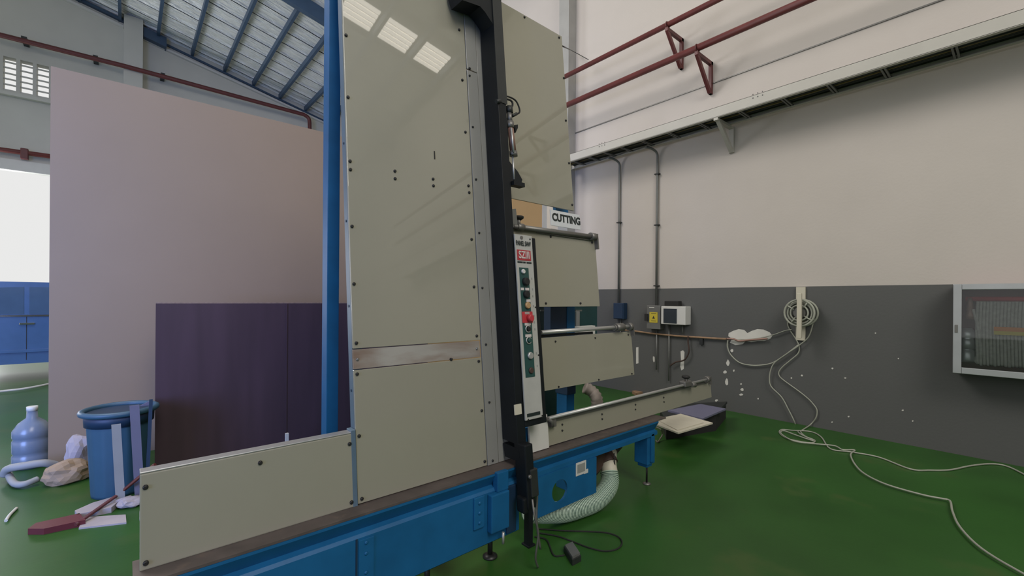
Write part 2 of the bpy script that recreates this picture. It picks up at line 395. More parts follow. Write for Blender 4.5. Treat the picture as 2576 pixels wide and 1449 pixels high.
# conduits and boxes
def conduit(name, u, vtop, vbot, lab, clips, r=.017):
    p = AX(u, 500, XW - .03); y = p.y; zt = AX(u, vtop, XW - .03).z; zb = AX(u, vbot, XW - .03).z
    t = thing(name, (XW - .03, y, zb), lab, 'conduit')
    B().tube(smooth([(XW - .20, y + .08, zt0 - .019), (XW - .12, y + .04, zt0 - .03), (XW - .045, y + .0, zt0 - .09), (XW - .03, y, zt0 - .25), (XW - .03, y, 2.6)], 6) + [(XW - .03, y, zb)], r, 10).build('tube', 'galv', t)
    for v in clips:
        z = AX(u, v, XW - .03).z; B().box(XW - .055, XW, y - .035, y + .035, z - .008, z + .008).build('clip', 'charcoal', t)
conduit('conduit', 1558, 400, 762, 'grey conduit dropping from the tray to the dark blue switch box', (560,))
conduit('conduit', 1653, 400, 770, 'grey conduit dropping from the tray to the grey isolator with a yellow label', (438, 566, 719))

t = thing('switch_box', (5.7, 4.13, 1.1), 'dark blue metal switch box on the grey dado at the left end', 'switch box')
p0 = AX(1543, 762, 5.69); p1 = AX(1568, 803, 5.69)
B().box(5.69, XW, p1.y, p0.y, p1.z, p0.z, .005).build('case', 'dark_blue', t); B().box(5.682, 5.69, p1.y + .01, p0.y - .01, p1.z + .01, p0.z - .01, .002).build('cover', 'dark_blue', t)
B().cyl((5.75, (p0.y + p1.y) / 2, p1.z), (5.75, (p0.y + p1.y) / 2, .62), .008, 8).build('pipe', 'galv', t)
t = thing('isolator_box', (5.7, 3.5, 1.0), 'grey isolator box with yellow warning label beside the white box', 'isolator')
p0 = AX(1627, 768, 5.68); p1 = AX(1661, 829, 5.68)
B().box(5.68, XW, p1.y, p0.y, p1.z, p0.z, .006).build('case', 'galv', t)
q0 = AX(1634, 785, 5.676); q1 = AX(1654, 812, 5.676); B().box(5.674, 5.68, q1.y, q0.y, q1.z, q0.z).build('warning_label', 'yellow', t)
q2 = AX(1638, 788, 5.672); q3 = AX(1650, 808, 5.672)
b_ = B(); b_.box(5.672, 5.674, q3.y, q2.y, q2.z - .006, q2.z); b_.box(5.672, 5.674, q3.y, q2.y, q3.z, q3.z + .006)
cy_, cz_ = (q2.y + q3.y) / 2, (q2.z + q3.z) / 2
b_.prism([(5.672, cy_ - .02, cz_ - .02), (5.672, cy_ + .02, cz_ - .02), (5.672, cy_, cz_ + .022)], (.002, 0, 0)); b_.build('warning_symbol', 'ink', t)
B().box(5.65, 5.68, p0.y - .03, p0.y + .02, 1.10, 1.20, .004).build('lever', 'rubber', t)
q0 = AX(1633, 773, 5.676); B().box(5.676, 5.68, q0.y - .08, q0.y, q0.z - .008, q0.z + .004).build('name_plate', 'white', t)
B().cyl((5.76, AX(1652, 830, 5.76).y, p1.z), (5.76, AX(1652, 830, 5.76).y, .40), .010, 8).build('pipe', 'galv', t)
t = thing('meter_box', (5.7, 3.2, 1.0), 'white wall box with a dark window and black unit on top', 'wall box')
p0 = AX(1663, 770, 5.64); p1 = AX(1724, 818, 5.64)
B().box(5.64, XW, p1.y, p0.y, p1.z, p0.z, .008).build('case', 'white', t)
q0 = AX(1669, 776, 5.634); q1 = AX(1702, 814, 5.634); B().box(5.634, 5.64, q1.y, q0.y, q1.z, q0.z, .002).build('window', 'car_glass', t)
q0 = AX(1673, 757, 5.68); q1 = AX(1708, 770, 5.68); B().box(5.66, 5.76, q1.y, q0.y, p0.z, q0.z, .01).build('top_unit', 'rubber', t)
y_ = AX(1683, 860, 5.76).y; B().cyl((5.76, y_, p1.z), (5.76, y_, AX(1683, 958, 5.76).z), .010, 8).build('pipe', 'galv', t)
y_ = AX(1717, 830, 5.76).y; B().cyl((5.76, y_, p1.z), (5.76, y_, AX(1717, 840, 5.76).z), .012, 8).build('pipe', 'galv', t)
t = thing('wall_batten', (5.75, 3.2, .92), 'thin rusty brown pipe running level along the grey dado', 'pipe')
B().tube([AX(u, v, 5.76) for u, v in ((1480, 822), (1590, 832), (1640, 839), (1700, 845), (1760, 849), (1830, 853))], .013, 8).build('pipe', 'wood', t)
B().tube(smooth([AX(u, v, 5.75) for u, v in ((1828, 852), (1845, 853), (1860, 858), (1880, 856), (1930, 852))], 5), .012, 8).build('tap', 'brass', t)
q = AX(1764, 850, 5.76); B().box(5.755, XW, q.y - .022, q.y + .022, q.z - .09, q.z).build('clip', 'charcoal', t)
tag(B().tube(smooth([AX(u, v, 5.74) for u, v in ((1731, 846), (1731, 862), (1733, 885), (1722, 905), (1700, 911), (1686, 920))], 6), .010, 8).build('drop_hose', 'brown_dark'), 'dark brown hose curving down beside the white plaster strip', 'hose')

# hose reel with its cord
t = thing('cord_reel', (5.7, 1.7, .97), 'off-white cord reel on a vertical bracket on the dado', 'reel')
yb_ = AX(2014, 780, 5.77).y
b_ = B(); b_.box(5.765, XW, yb_ - .045, yb_ + .045, .955, 1.56); b_.build('back_plate', 'cream', t)
yr_ = AX(2014, 787, 5.66).y; zr_ = AX(2014, 787, 5.66).z
for xf in (5.61, 5.73):
    b_ = B()
    for rr_, th in ((.145, .011), (.085, .009)): b_.tube([(xf, yr_ + rr_ * math.cos(a), zr_ + rr_ * math.sin(a)) for a in [i * PI / 16 for i in range(32)]], th, 8, closed=True)
    for k in range(4):
        a = k * PI / 2 + .6; b_.cyl((xf, yr_ + .06 * math.cos(a), zr_ + .06 * math.sin(a)), (xf, yr_ + .145 * math.cos(a), zr_ + .145 * math.sin(a)), .009, 6)
    b_.build('flange', 'cord_white', t)
B().lathe((5.615, yr_, zr_), [(.06, 0), (.06, .11)], 24, 'x').build('hub', 'dull_metal', t)
for k in range(5): B().tube([(5.63 + .02 * k, yr_ + .118 * math.cos(a), zr_ + .118 * math.sin(a)) for a in [i * PI / 14 for i in range(28)]], .012, 6, closed=True).build('cord_turn', 'cord_white', t)
ya_ = AX(2010, 790, 5.56).y
B().box(5.555, 5.59, ya_ - .022, ya_ + .022, AX(2010, 851, 5.57).z, AX(2010, 738, 5.57).z, .004).build('handle_bar', 'cream', t)
B().cyl((5.56, yr_, zr_), (XW - .02, yr_, zr_), .018, 10).build('axle', 'dull_metal', t)
def z3(x, y): return (1900 + x / 3.018, 680 + y / 3.018)
wallpts = lambda L, x=XW - .02: [AX(*z3(*p), x) for p in L]
flo = lambda L: [AZ(u, v, .008) for u, v in L]
zz = lambda L: [z3(*p) for p in L]
A = wallpts([(265, 330), (245, 400), (265, 455), (310, 525), (333, 580), (325, 630), (270, 680), (210, 730), (182, 765), (180, 795), (210, 830), (320, 910), (390, 965), (435, 1010), (468, 1060), (460, 1120), (420, 1170)]) + flo(zz([(370, 1205), (345, 1225), (380, 1260), (450, 1290), (430, 1310), (340, 1300), (240, 1275), (185, 1235), (200, 1210), (280, 1215), (420, 1225), (500, 1265), (570, 1355)]) + [(2140, 1137), (2210, 1150), (2290, 1180), (2340, 1183), (2390, 1182), (2440, 1172), (2490, 1167), (2530, 1172), (2576, 1193), (2640, 1230)])
tag(B().tube(smooth(A, 6), .0066, 7).build('extension_cord', 'cord_white'), 'white cord hanging from the reel, looping and running along the floor beside the wall', 'cord')
A = wallpts([(455, 330), (440, 400), (405, 510), (335, 575), (240, 640), (150, 705), (118, 760), (108, 830), (122, 890), (200, 970), (250, 1060), (290, 1140), (318, 1210)], XW - .04) + flo(zz([(330, 1240), (380, 1270), (440, 1300), (400, 1290), (300, 1255), (215, 1225), (195, 1245), (260, 1290), (330, 1312), (450, 1325), (600, 1340)]) + [(2120, 1134), (2150, 1135), (2140, 1146), (2150, 1170), (2175, 1195), (2230, 1222), (2320, 1248), (2370, 1258), (2390, 1264), (2396, 1290), (2415, 1330), (2470, 1385), (2576, 1449), (2680, 1500)])
A = [p + Vector((0, 0, .010)) for p in A]
tag(B().tube(smooth(A, 6), .0066, 7).build('extension_cord', 'cord_white'), 'white cord hanging from the reel and sweeping across the green floor towards the viewer', 'cord')
A = [AX(u, v, XW - .03) for u, v in ((1850, 855), (1900, 852), (1943, 843), (1975, 832), (1992, 829))]
tag(B().tube(smooth(A, 5), .006, 6).build('power_cord', 'cord_white'), 'short thin cord running from the plaster patch up to the reel', 'cord')
A = [AX(u, v, XW - .03) for u, v in ((1831, 856), (1830, 872), (1838, 892), (1860, 912), (1890, 919), (1920, 918), (1945, 912), (1975, 893), (2008, 868))]
tag(B().tube(smooth(A, 5), .008, 6).build('power_cord', 'cord_white'), 'cord hanging in a low curve between the brown pipe and the reel', 'cord')

# fire hose cabinet at the right edge of the picture
t = thing('fire_hose_cabinet', (5.68, -.1, .8), 'glazed grey fire hose cabinet on the right wall at picture edge', 'cabinet')
XF = 5.55; y1_ = AX(2397, 800, XF).y; y0_ = -.62; z1_ = AX(2397, 715, XF).z; z0_ = AX(2397, 938, XF).z
b_ = B(); b_.box(XF + .02, XW, y1_ - .012, y1_, z0_, z1_); b_.box(XF + .02, XW, y0_, y0_ + .012, z0_, z1_); b_.box(XF + .02, XW, y0_, y1_, z0_, z0_ + .012); b_.box(XF + .02, XW, y0_, y1_, z1_ - .012, z1_); b_.box(XW - .012, XW, y0_, y1_, z0_, z1_)
b_.build('case', 'cabinet_red', t)
fw = .055
b_ = B(); b_.box(XF, XF + .02, y1_ - fw, y1_, z0_, z1_, .004); b_.box(XF, XF + .02, y0_, y0_ + fw, z0_, z1_, .004); b_.box(XF, XF + .02, y0_ + fw, y1_ - fw, z0_, z0_ + fw, .004); b_.box(XF, XF + .02, y0_ + fw, y1_ - fw, z1_ - fw * .9, z1_, .004)
b_.build('door_frame', 'alu', t)
B().box(XF + .008, XF + .012, y0_ + fw, y1_ - fw, z0_ + fw, z1_ - fw * .9).build('pane', 'glass', t)
B().box(XF - .006, XF, y1_ - .032, y1_ - .012, 1.13, 1.20, .002).build('lock', 'dull_metal', t)
B().cyl((5.68, y1_ - .07, z1_ - .13), (5.68, y0_ + .03, z1_ - .13), .022, 12).build('hose_rack', 'red', t)
for i in range(24):
    y = y1_ - .15 - i * .0205
    B().tube(smooth([(5.62, y, z1_ - .15), (5.625, y + .006, 1.2), (5.62 + random.uniform(-.006, .01), y, z0_ + .14 - .03 * random.random()), (5.66, y, z0_ + .10), (5.69, y, z0_ + .14), (5.68, y, z1_ - .16)], 4), .0112, 6).build('hose_fold', 'canvas_hose', t)
B().tube(smooth([(5.64, y1_ - .12, z1_ - .22), (5.62, y1_ - .15, 1.2), (5.62, y1_ - .17, .95), (5.63, y1_ - .15, .87), (5.64, y1_ - .12, .95)], 5), .014, 8).build('hose_end', 'canvas_hose', t)
b_ = B(); b_.lathe((5.65, y1_ - .10, 0), [(.012, z1_ - .12), (.02, z1_ - .16), (.028, z1_ - .22), (.022, z1_ - .23), (.034, z1_ - .27), (.034, z1_ - .31)], 16); b_.build('nozzle', 'brass', t)
b_ = B(); b_.lathe((5.65, y1_ - .085, 0), [(.05, z0_ + .10), (.055, z0_ + .12), (.055, z0_ + .20), (.048, z0_ + .205), (.048, z0_ + .215), (.055, z0_ + .22), (.055, z0_ + .30), (.048, z0_ + .305), (.055, z0_ + .32), (.055, z0_ + .36), (.03, z0_ + .40)], 20); b_.build('valve_body', 'ext_silver', t)
q0 = AX(2500, 822, XF + .03); q1 = AX(2600, 846, XF + .03)
B().box(XF + .03, XF + .033, q1.y, q0.y, q1.z, q0.z).build('label_strip', 'yellow', t)
B().box(XF + .028, XF + .030, q1.y, q0.y, q0.z - .035, q0.z).build('label_band', 'orange', t)

# ---------------------------------------------------------------- red pipe on the far wall
t = thing('sprinkler_pipe', (0, 16.7, 7.6), 'red sprinkler pipe running along the far wall above the board', 'pipe')
def b17(u, v, y=16.55): return AY(u, v, y)
P_ = [b17(-200, 37), b17(0, 88), b17(312, 166), b17(764, 288), b17(776, 297), b17(779, 312), b17(779, 345)]
B().tube([P_[0], P_[1], P_[2], P_[3]] + smooth(P_[3:], 4)[1:], .062, 10).build('pipe', 'dark_red_pipe', t)
for u, v in ((240, 148), (410, 192), (60, 101)):
    p = b17(u, v); B().box(p.x - .05, p.x + .05, p.y, YW, p.z + .02, p.z + .10).build('pipe_bracket', 'charcoal', t)
t = thing('lower_pipe', (-3, 16.8, 4.9), 'dull red pipe with a valve above the far door opening', 'pipe')
p = b17(0, 376, 16.8); q = b17(118, 392, 16.8)
B().tube([p + (p - q) * 4, q + (q - p) * 2], .06, 10).build('pipe', 'red_pipe', t); p = b17(62, 384, 16.8)
B().box(p.x - .07, p.x + .07, p.y - .07, p.y + .07, p.z - .17, p.z + .1, .02).build('valve', 'dark_red_pipe', t)

# ---------------------------------------------------------------- tan partition and maroon sheets
t = thing('partition_board', (2.3, 5.25, 0), 'tall smooth tan partition board standing behind the saw', 'partition')
B().box(-.475, 2.60, 5.2, 5.28, 0.0, 3.268).build('board', 'tan_board_hazed', t); B().box(2.605, 5.14, 5.2, 5.28, 0.0, 3.268).build('board', 'tan_board_clear', t)  # one board in two tones, the left toned for flare haze
B().box(5.14, 5.24, 5.19, 5.29, 0, 3.10).build('edge_post', 'white', t)
t = thing('plywood_stack', (1.2, 4.55, 0), 'upright stack of dark maroon film-faced plywood sheets behind the saw', 'plywood')
for i in range(3):
    y = 4.5 + .022 * i; B().box(.176 + .004 * i, 2.62 - .01 * i, y, y + .018, .02, 1.345 - .002 * i).build('sheet', 'maroon_ply', t)
B().box(.18, 2.6, 4.57, 4.60, .02, 1.352).build('edge_strip', 'ply_edge', t)
B().box(.176, 2.6, 4.49, 4.61, 0, .02).build('sole_batten', 'wood', t)
for x in (1.12, 1.75): B().box(x, x + .012, 4.494, 4.5, .05, 1.34).build('seam', 'maroon_ply', t)
t = thing('upright_stick', (1.0, 3.9, 0), 'thin pale stick standing up behind the low left panel', 'stick')
p = AY(722, 1090, 4.2); B().box(p.x - .012, p.x + .012, 4.19, 4.215, 0, p.z + .0).build('stick', 'plaster', t)

# ---------------------------------------------------------------- THE PANEL SAW
saw = thing('panel_saw', (2.0, 1.9, 0), 'large vertical panel saw with beige boards, blue base and black beam', 'machine')
def screws(parent, pts, off=-.004, m='screw', r=.0075):
    for u, v in pts:
        p = AP(u, v, off); B(True).lathe((p.x, off, p.z), [(r * .6, -.004), (r, -.001), (r, .008)], 10, 'y').build('screw', m, parent)
def board(name, x0, x1, z0, z1, m='laminate', d0=0., th=.014, bev=.002):
    return B(True).box(x0, x1, d0, d0 + th, z0, z1, bev).build(name, m, saw)
XL, XM = .767, 1.476
o = board('backing_board', XL, XM, 1.173, 3.32)
screws(o, ((871, 88), (876, 244), (881, 405), (882, 426), (886, 569), (891, 714), (897, 863), (994, 430), (994.5, 449), (1090, 450), (1091, 467), (1155.5, 74.5), (1163.6, 201), (1171.5, 332), (1179, 467), (1181, 484), (1187, 602), (1193, 721.5), (1200, 845)))
p = AP(1093.5, 390, -.003); B(True).box(p.x - .003, p.x + .003, -.003, .001, p.z - .022, p.z + .022).build('slot', 'screw', o)
o = board('wear_strip', XL, XM - .004, 1.081, 1.168, 'rusty_strip', .004)
screws(o, ((900, 904), (1200, 877), (1136, 904)), .001, 'screw_light', .007)
o = board('backing_board', XL, XM, .502, 1.077, 'laminate')
screws(o, ((899, 941), (1205, 908.7), (904, 1097), (1212.5, 1033), (911, 1255), (1220, 1161), (1136, 904)))
o = board('cover_strip', 1.479, 1.553, .50, 2.722, 'laminate_grey', -.004)
screws(o, ((1190, 319), (1198, 451), (1206, 585.6), (1214, 724), (1223, 866.5), (1231.6, 1012), (1240, 1159), (1182, 190)), -.008, 'screw', .006)
board('cover_strip', 1.556, 1.60, .50, 3.32, 'laminate_grey', -.002)
o = board('cover_strip', 1.479, 1.553, 2.728, 3.32, 'laminate_grey', -.004); screws(o, ((1182, 172),), -.008)
board('cover_strip', 1.603, 1.66, .50, 3.32, 'laminate_grey', -.001)
# low left board
o = B(True).box(.037, .752, -.002, .045, .497, .806, .004).build('backing_board', 'laminate', saw)
B(True).box(.037, .752, .0, .05, .8065, .812, .002).build('top_trim', 'alu', o)
screws(o, ((366, 1226), (655, 1164.5), (880, 1117), (367, 1417), (885, 1264)), -.006, 'screw', .008)
# right-hand boards
o = board('backing_board', 1.70, 2.337, 2.012, 3.275, 'laminate'); screws(o, ((1320, 43), (1407, 94), (1419, 196), (1424, 303), (1432, 410), (1440, 515)))
o = board('backing_board', 1.74, 2.545, 1.352, 1.835, 'laminate'); screws(o, ((1386, 595), (1490, 610), (1374, 763), (1461, 763)))
o = board('backing_board', 1.90, 2.901, .836, 1.16, 'laminate_worn'); screws(o, ((1398, 859), (1498, 850), (1581, 842), (1406, 973), (1507, 955), (1590, 940)), r=.006)
o = board('backing_board', 1.952, 4.096, .505, .648, 'laminate')
screws(o, ((1415, 1068), (1415, 1083), (1515, 1042), (1515.5, 1054), (1599, 1018), (1599, 1030), (1670, 1000), (1671, 1011)), r=.006)
B(True).box(1.952, 4.05, .0, .04, .650, .655).build('slide_plate', 'ledge', o)
B(True).box(1.785, 1.940, -.014, .0, .502, .70, .002).build('cover_plate', 'white', saw)
B(True).box(1.66, 1.95, .016, .03, .70, 1.84).build('backing_strip', 'black_paint', saw)
# end rails of the boards: frame channel behind the left edge
b_ = B(True); b_.box(XL, XL + .045, .014, .058, .50, 3.32); b_.build('frame_rail', 'blue_grey_paint', saw)
B(True).box(.745, .765, -.004, .05, .497, .50 + .32, .002).build('end_plate', 'blue_grey_paint', saw)
for v in (360, 555, 770, 985): p = AP(868, v, .03); B(True).lathe((XL - .003, .036, p.z), [(.006, 0), (.006, .004)], 8, 'x').build('rivet', 'dark_blue', saw)
for z in (.56, .96, 1.45, 3.05): B(True).box(.82, 2.3 if z > 1.5 else (2.4 if z > 1.2 else 2.8), .016, .075, z, z + .08).build('cross_rail', 'blue_paint', saw)
# blue rear posts
for name, x0, x1, y0, y1, z1 in (('rear_post', .762, .822, 2.30, 2.375, 3.4), ('rear_post', 2.44, 2.525, 2.2, 2.30, 1.78)):
    b_ = B(); b_.box(x0, x1, y0, y1, .0, z1, .003); b_.build(name, 'blue_paint', saw)
B(True).box(2.285, 2.415, .12, .15, 2.02, 2.12, .004).build('cross_rail', 'blue_paint', saw)
for x in (.792, 2.48):
    b_ = B(); b_.box(x - .03, x + .03, 1.95, 2.38, .33, .40); b_.build('strut', 'blue_paint', saw)
b_ = B(); b_.box(2.27, 2.44, 2.205, 2.27, 1.0, 1.9); b_.build('motor_rail', 'dark_blue', saw)
# base: ledge, beams, body, legs
b_ = B(); b_.prism([(.02, 1.815, .487), (.02, 1.99, .487), (.02, 1.99, .497), (.02, 1.815, .497)], (3.13, 0, 0)); o = b_.build('support_ledge', 'ledge', saw)
b_ = B(); b_.prism([(.03, 1.812, .486), (.03, 1.812, .476), (.03, 1.846, .42), (.03, 1.822, .412), (.03, 1.812, .40), (.03, 1.812, .14), (.03, 1.83, .125), (.03, 1.95, .125), (.03, 1.95, .486)], (1.60, 0, 0)); b_.build('base_beam', 'blue_paint', saw)
b_ = B(); b_.prism([(1.64, 1.812, .486), (1.64, 1.812, .476), (1.64, 1.846, .42), (1.64, 1.822, .412), (1.64, 1.822, .385), (1.64, 1.95, .385), (1.64, 1.95, .486)], (1.40, 0, 0)); b_.build('base_beam', 'blue_paint', saw)
# right body with round hole
def holed(x0, x1, z0, z1, cx, cz, rx, rz, y0, y1):
    b_ = B(); n = 32; bm = b_.bm; rings = []
    for y in (y0, y1):
        inn, out_ = [], []
        for k in range(n):
            a = 2 * PI * k / n + PI / 4; c, s = math.cos(a), math.sin(a); m_ = max(abs(c), abs(s))
            inn.append(bm.verts.new((cx + rx * c, y, cz + rz * s)))
            X_ = (x0 + x1) / 2 + (x1 - x0) / 2 * c / m_; Z_ = (z0 + z1) / 2 + (z1 - z0) / 2 * s / m_
            out_.append(bm.verts.new((X_, y, Z_)))
        rings.append((inn, out_))
    (i0, o0), (i1, o1) = rings
    for k in range(n):
        l = (k + 1) % n
        bm.faces.new((i0[k], i0[l], o0[l], o0[k])); bm.faces.new((i1[k], o1[k], o1[l], i1[l]))
        bm.faces.new((i0[k], i1[k], i1[l], i0[l])); bm.faces.new((o0[k], o0[l], o1[l], o1[k]))
    return b_
holed(1.772, 2.30, .155, .384, 1.955, .262, .066, .066, 1.812, 1.826).build('side_panel', 'blue_paint', saw)
b_ = B(); b_.box(2.285, 2.30, 1.826, 2.05, .155, .384); b_.build('side_panel', 'blue_paint', saw)
q0 = AY(1449, 1166, 1.81); q1 = AY(1474, 1189, 1.81)
b_ = B(); b_.box(q0.x, q1.x, 1.809, 1.812, q1.z, q0.z); b_.box(q1.x - .02, q1.x + .02, 1.8085, 1.812, q1.z - .004, q1.z + .02); o = b_.build('sticker', 'white', saw)
B().box(q0.x + .012, q1.x - .012, 1.8075, 1.809, q1.z + .015, q0.z - .012).build('print', 'ink_grey', o)
# left body details: seam, riveted plates, clamp box near the column
B().box(.722, .730, 1.809, 1.813, .14, .40).build('seam', 'dark_blue', saw)
o = B().box(.735, .80, 1.806, 1.812, .14, .392, .002).build('joint_plate', 'blue_paint', saw)
for z in (.18, .25, .33, .375): B().lathe((.765, 1.801, z), [(.004, 0), (.008, .003), (.008, .006)], 8, 'y').build('rivet', 'blue_paint', o)
o = B().box(1.32, 1.385, 1.800, 1.812, .24, .40, .004).build('joint_plate', 'blue_paint', saw)
for z in (.27, .32, .37): B().lathe((1.352, 1.794, z), [(.005, 0), (.009, .003), (.009, .007)], 8, 'y').build('rivet', 'blue_paint', o)
B().box(1.41, 1.53, 1.775, 1.812, .20, .395, .006).build('clamp_box', 'blue_paint', saw)
B().box(1.46, 1.535, 1.79, 1.83, .395, .495, .004).build('gusset', 'blue_paint', saw)
B().box(1.535, 1.60, 1.80, 1.90, .15, .40, .004).build('gusset', 'dark_blue', saw)
B().cyl((1.485, 1.772, .13), (1.485, 1.772, .19), .007, 8).build('pin', 'steel', saw)
# legs and feet
b_ = B(); b_.box(2.93, 3.03, 1.835, 1.95, .17, .42, .006); b_.box(2.945, 3.015, 1.85, 1.93, .145, .17, .004); b_.box(2.96, 3.0, 1.822, 1.836, .19, .40, .003); b_.build('leg', 'blue_paint', saw)
B().tube([(3.0, 1.885, .15), (3.0, 1.885, .012)], .0075, 8).build('levelling_foot', 'screw', saw); 
B().lathe((3.0, 1.885, 0), [(.03, 0), (.03, .006), (.014, .014)], 14).build('foot_pad', 'dull_metal', saw)
for x, y in ((.25, 1.88), (1.10, 1.88), (1.50, 1.90)):
    b_ = B(); b_.cyl((x, y, .012), (x, y, .13), .014, 10); b_.lathe((x, y, 0), [(.04, 0), (.04, .008), (.018, .018)], 16); b_.build('levelling_foot', 'screw', saw)
for x in (.25, 1.2): B().box(x - .04, x + .04, 1.95, 2.38, .13, .25).build('rear_foot', 'blue_paint', saw)
B().box(.70, .88, 2.28, 2.40, 0, .02).build('foot_plate', 'blue_paint', saw)
# saw beam (column) and carriage
CX0, CX1, CO = 1.588, 1.648, -.135
b_ = B(True); b_.box(CX0, CX1, CO, -.006, .62, 3.36, .003); b_.build('saw_beam', 'black_paint', saw)
b_ = B(True); b_.box(CX0 - .002, CX1 + .006, CO - .004, CO, 2.52, 3.36); b_.build('guide_rail', 'charcoal', saw)
b_ = B(True)
b_.prism([(CX0 - .001, 0 - .008, .60), (CX0 - .001, -.14, .60), (CX0 - .001, -.14, .55), (CX0 - .001, -.11, .53), (CX0 - .001, -.02, .53)], (.062, 0, 0)); b_.build('beam_shoe', 'black_paint', saw)
b_ = B(True); b_.box(1.588, 1.645, -.19, -.10, .30, .63, .008); b_.box(1.565, 1.60, -.18, -.12, .28, .36, .010); b_.build('saw_head', 'black_paint', saw)
b_ = B(True); b_.box(1.61, 1.66, -.20, -.10, .36, .50, .005); b_.build('saw_guard', 'charcoal', saw)
p = AP(1334, 1200, -.215); B(True).lathe((p.x, -.218, p.z), [(.007, 0), (.01, .003), (.01, .01)], 10, 'y').build('bolt', 'dull_metal', saw)
b_ = B(); b_.box(1.720, 1.755, 1.83, 1.87, .0, .384, .003); b_.box(1.712, 1.765, 1.82, 1.88, .0, .010, .002); b_.build('support_leg', 'black_paint', saw)
B(True).tube(smooth([(1.60, -.21, .36), (1.585, -.235, .30), (1.60, -.24, .2), (1.59, -.22, .08), (1.62, -.20, .012)], 5), .006, 6).build('cable', 'dull_metal', saw)
B(True).tube(smooth([(1.658, -.19, .40), (1.68, -.16, .33), (1.675, -.15, .2), (1.70, -.14, .05)], 5), .007, 6).build('cable', 'dull_metal', saw)
q0 = AP(1294, 1019, CO - .006); q1 = AP(1313, 1041, CO - .006)
B(True).box(q0.x, q1.x, CO - .006, CO - .001, q1.z, q0.z).build('data_plate', 'cream', saw)
# head of the beam
b_ = B(True); b_.prism([(1.36, -.13, 3.08), (1.378, -.13, 3.03), (1.50, -.13, 3.05), (1.535, -.13, 3.03), (1.60, -.13, 2.97), (1.60, -.13, 3.42), (1.36, -.13, 3.42)], (0, .11, 0)); b_.build('beam_head', 'black_paint', saw)
# pneumatic cylinder
CYO = -.125
def q(u, v, o_=CYO): p = AP(u, v, o_); return (p.x, p.y, p.z)
cyl = B(True).tube([q(1284, 322), q(1291, 383)], .019, 16).build('air_cylinder', 'brass', saw)
b_ = B(True); b_.tube([q(1283, 306), q(1284, 322)], .023, 14); b_.tube([q(1291, 381), q(1292, 393)], .024, 14); b_.tube([q(1281, 282), q(1283, 308)], .015, 12); b_.tube([q(1283, 318), q(1291, 386)], .005, 8); b_.build('end_cap', 'dull_metal', cyl)
B(True).tube([q(1286, 322, CYO - .02), q(1292, 383, CYO - .02)], .006, 8).build('tie_rod', 'steel', cyl)
B(True).tube([q(1290, 393), q(1293, 452)], .0065, 10).build('piston_rod', 'steel', cyl)
b_ = B(True); b_.prism([q(1281, 405), q(1283, 462), q(1310, 469), q(1314, 452), q(1303, 432)], (0, .012, 0)); b_.box(q(1284, 455)[0], q(1311, 455)[0], CYO - .03, CYO + .02, q(1290, 468)[2], q(1290, 458)[2]); b_.build('rod_bracket', 'black_paint', saw)
b_ = B(True); b_.prism([q(1296, 314), q(1303, 313), q(1303, 322), q(1297, 334)], (0, .02, 0)); b_.prism([q(1262, 300), q(1278, 296), q(1278, 345), q(1262, 345)], (0, .03, 0)); b_.build('mount_bracket', 'black_paint', saw)
B(True).tube(smooth([q(1256, 255, -.14), q(1264, 245), q(1278, 243), q(1296, 252), q(1305, 268), q(1307, 282), q(1298, 288), q(1288, 292)], 6), .005, 7).build('air_hose', 'rubber', cyl)
B(True).tube(smooth([q(1250, 254, -.14), q(1262, 250), q(1278, 250), q(1288, 256), q(1289, 266), q(1283, 272)], 6), .006, 7).build('air_hose', 'rubber', cyl)
b_ = B(True); b_.tube([q(1281, 268), q(1282, 284)], .020, 12); b_.tube([q(1288, 292), q(1300, 286)], .009, 8); b_.tube([q(1248, 256, -.14), q(1258, 254, -.14)], .012, 8); b_.build('fitting', 'charcoal', cyl)
# control panel
KO = -.150; KX0, KX1 = 1.640, 1.772
cb = B(True).box(1.645, 1.812, KO + .012, -.05, .70, 1.758, .006).build('control_box', 'black_paint', saw)
fp = B(True).box(KX0, KX1, KO, KO + .01, .74, 1.765, .002).build('control_panel', 'face_plate', saw)
def cpz(v, u=1315): return AP(u, v, KO).z
B(True).box(1.658, 1.728, KO - .003, KO, cpz(948, 1337), cpz(673, 1313), .001).build('inset_plate', 'teal_plate', fp)
B(True).box(KX0 + .009, KX1 - .02, KO - .003, KO, cpz(655), cpz(629)).build('red_badge', 'red_print', fp)
up_ = (0, .0995, .995)
def ktext(name, s, u_, v_, size, m, sx=1., bold=.0, dx=0):
    x_ = (KX0 + KX1) / 2 - .006 + dx; z_ = cpz(v_); M = face_M(LEAN((x_, KO - .0045, z_)), (1, 0, 0), up_)
    return text(name, s, size, M, m, fp, sx, bold)
ktext('lettering', 'PANEL SAW', 0, 613, .038, 'ink', .55, .0006)
ktext('lettering', 'SZIII', 0, 642, .058, 'white_print', .78, .0012)
for xa, xb in ((KX0 + .009, KX0 + .048), (KX0 + .052, KX0 + .070), (KX0 + .078, KX0 + .115)): B(True).box(xa, xb, KO - .002, KO, cpz(662), cpz(658)).build('print_bar', 'ink', fp)
p_ = cpz(598); B(True).lathe((1.69, KO - .003, p_), [(.011, 0), (.011, .003)], 6, 'y').build('emblem', 'dull_metal', fp)
XC = 1.694
def knob(name, v, r, d, m, dx=0): B(True).lathe((XC + dx, KO - .003 - d, cpz(v)), [(r * .8, 0), (r, .004), (r, d)], 16, 'y').build(name, m, fp)
def bar(v, w_=.05, dx=0, m='white_print', h=.014): B(True).box(XC + dx - w_ / 2, XC + dx + w_ / 2, KO - .006, KO - .003, cpz(v) - h / 2, cpz(v) + h / 2).build('tag_plate', m, fp)
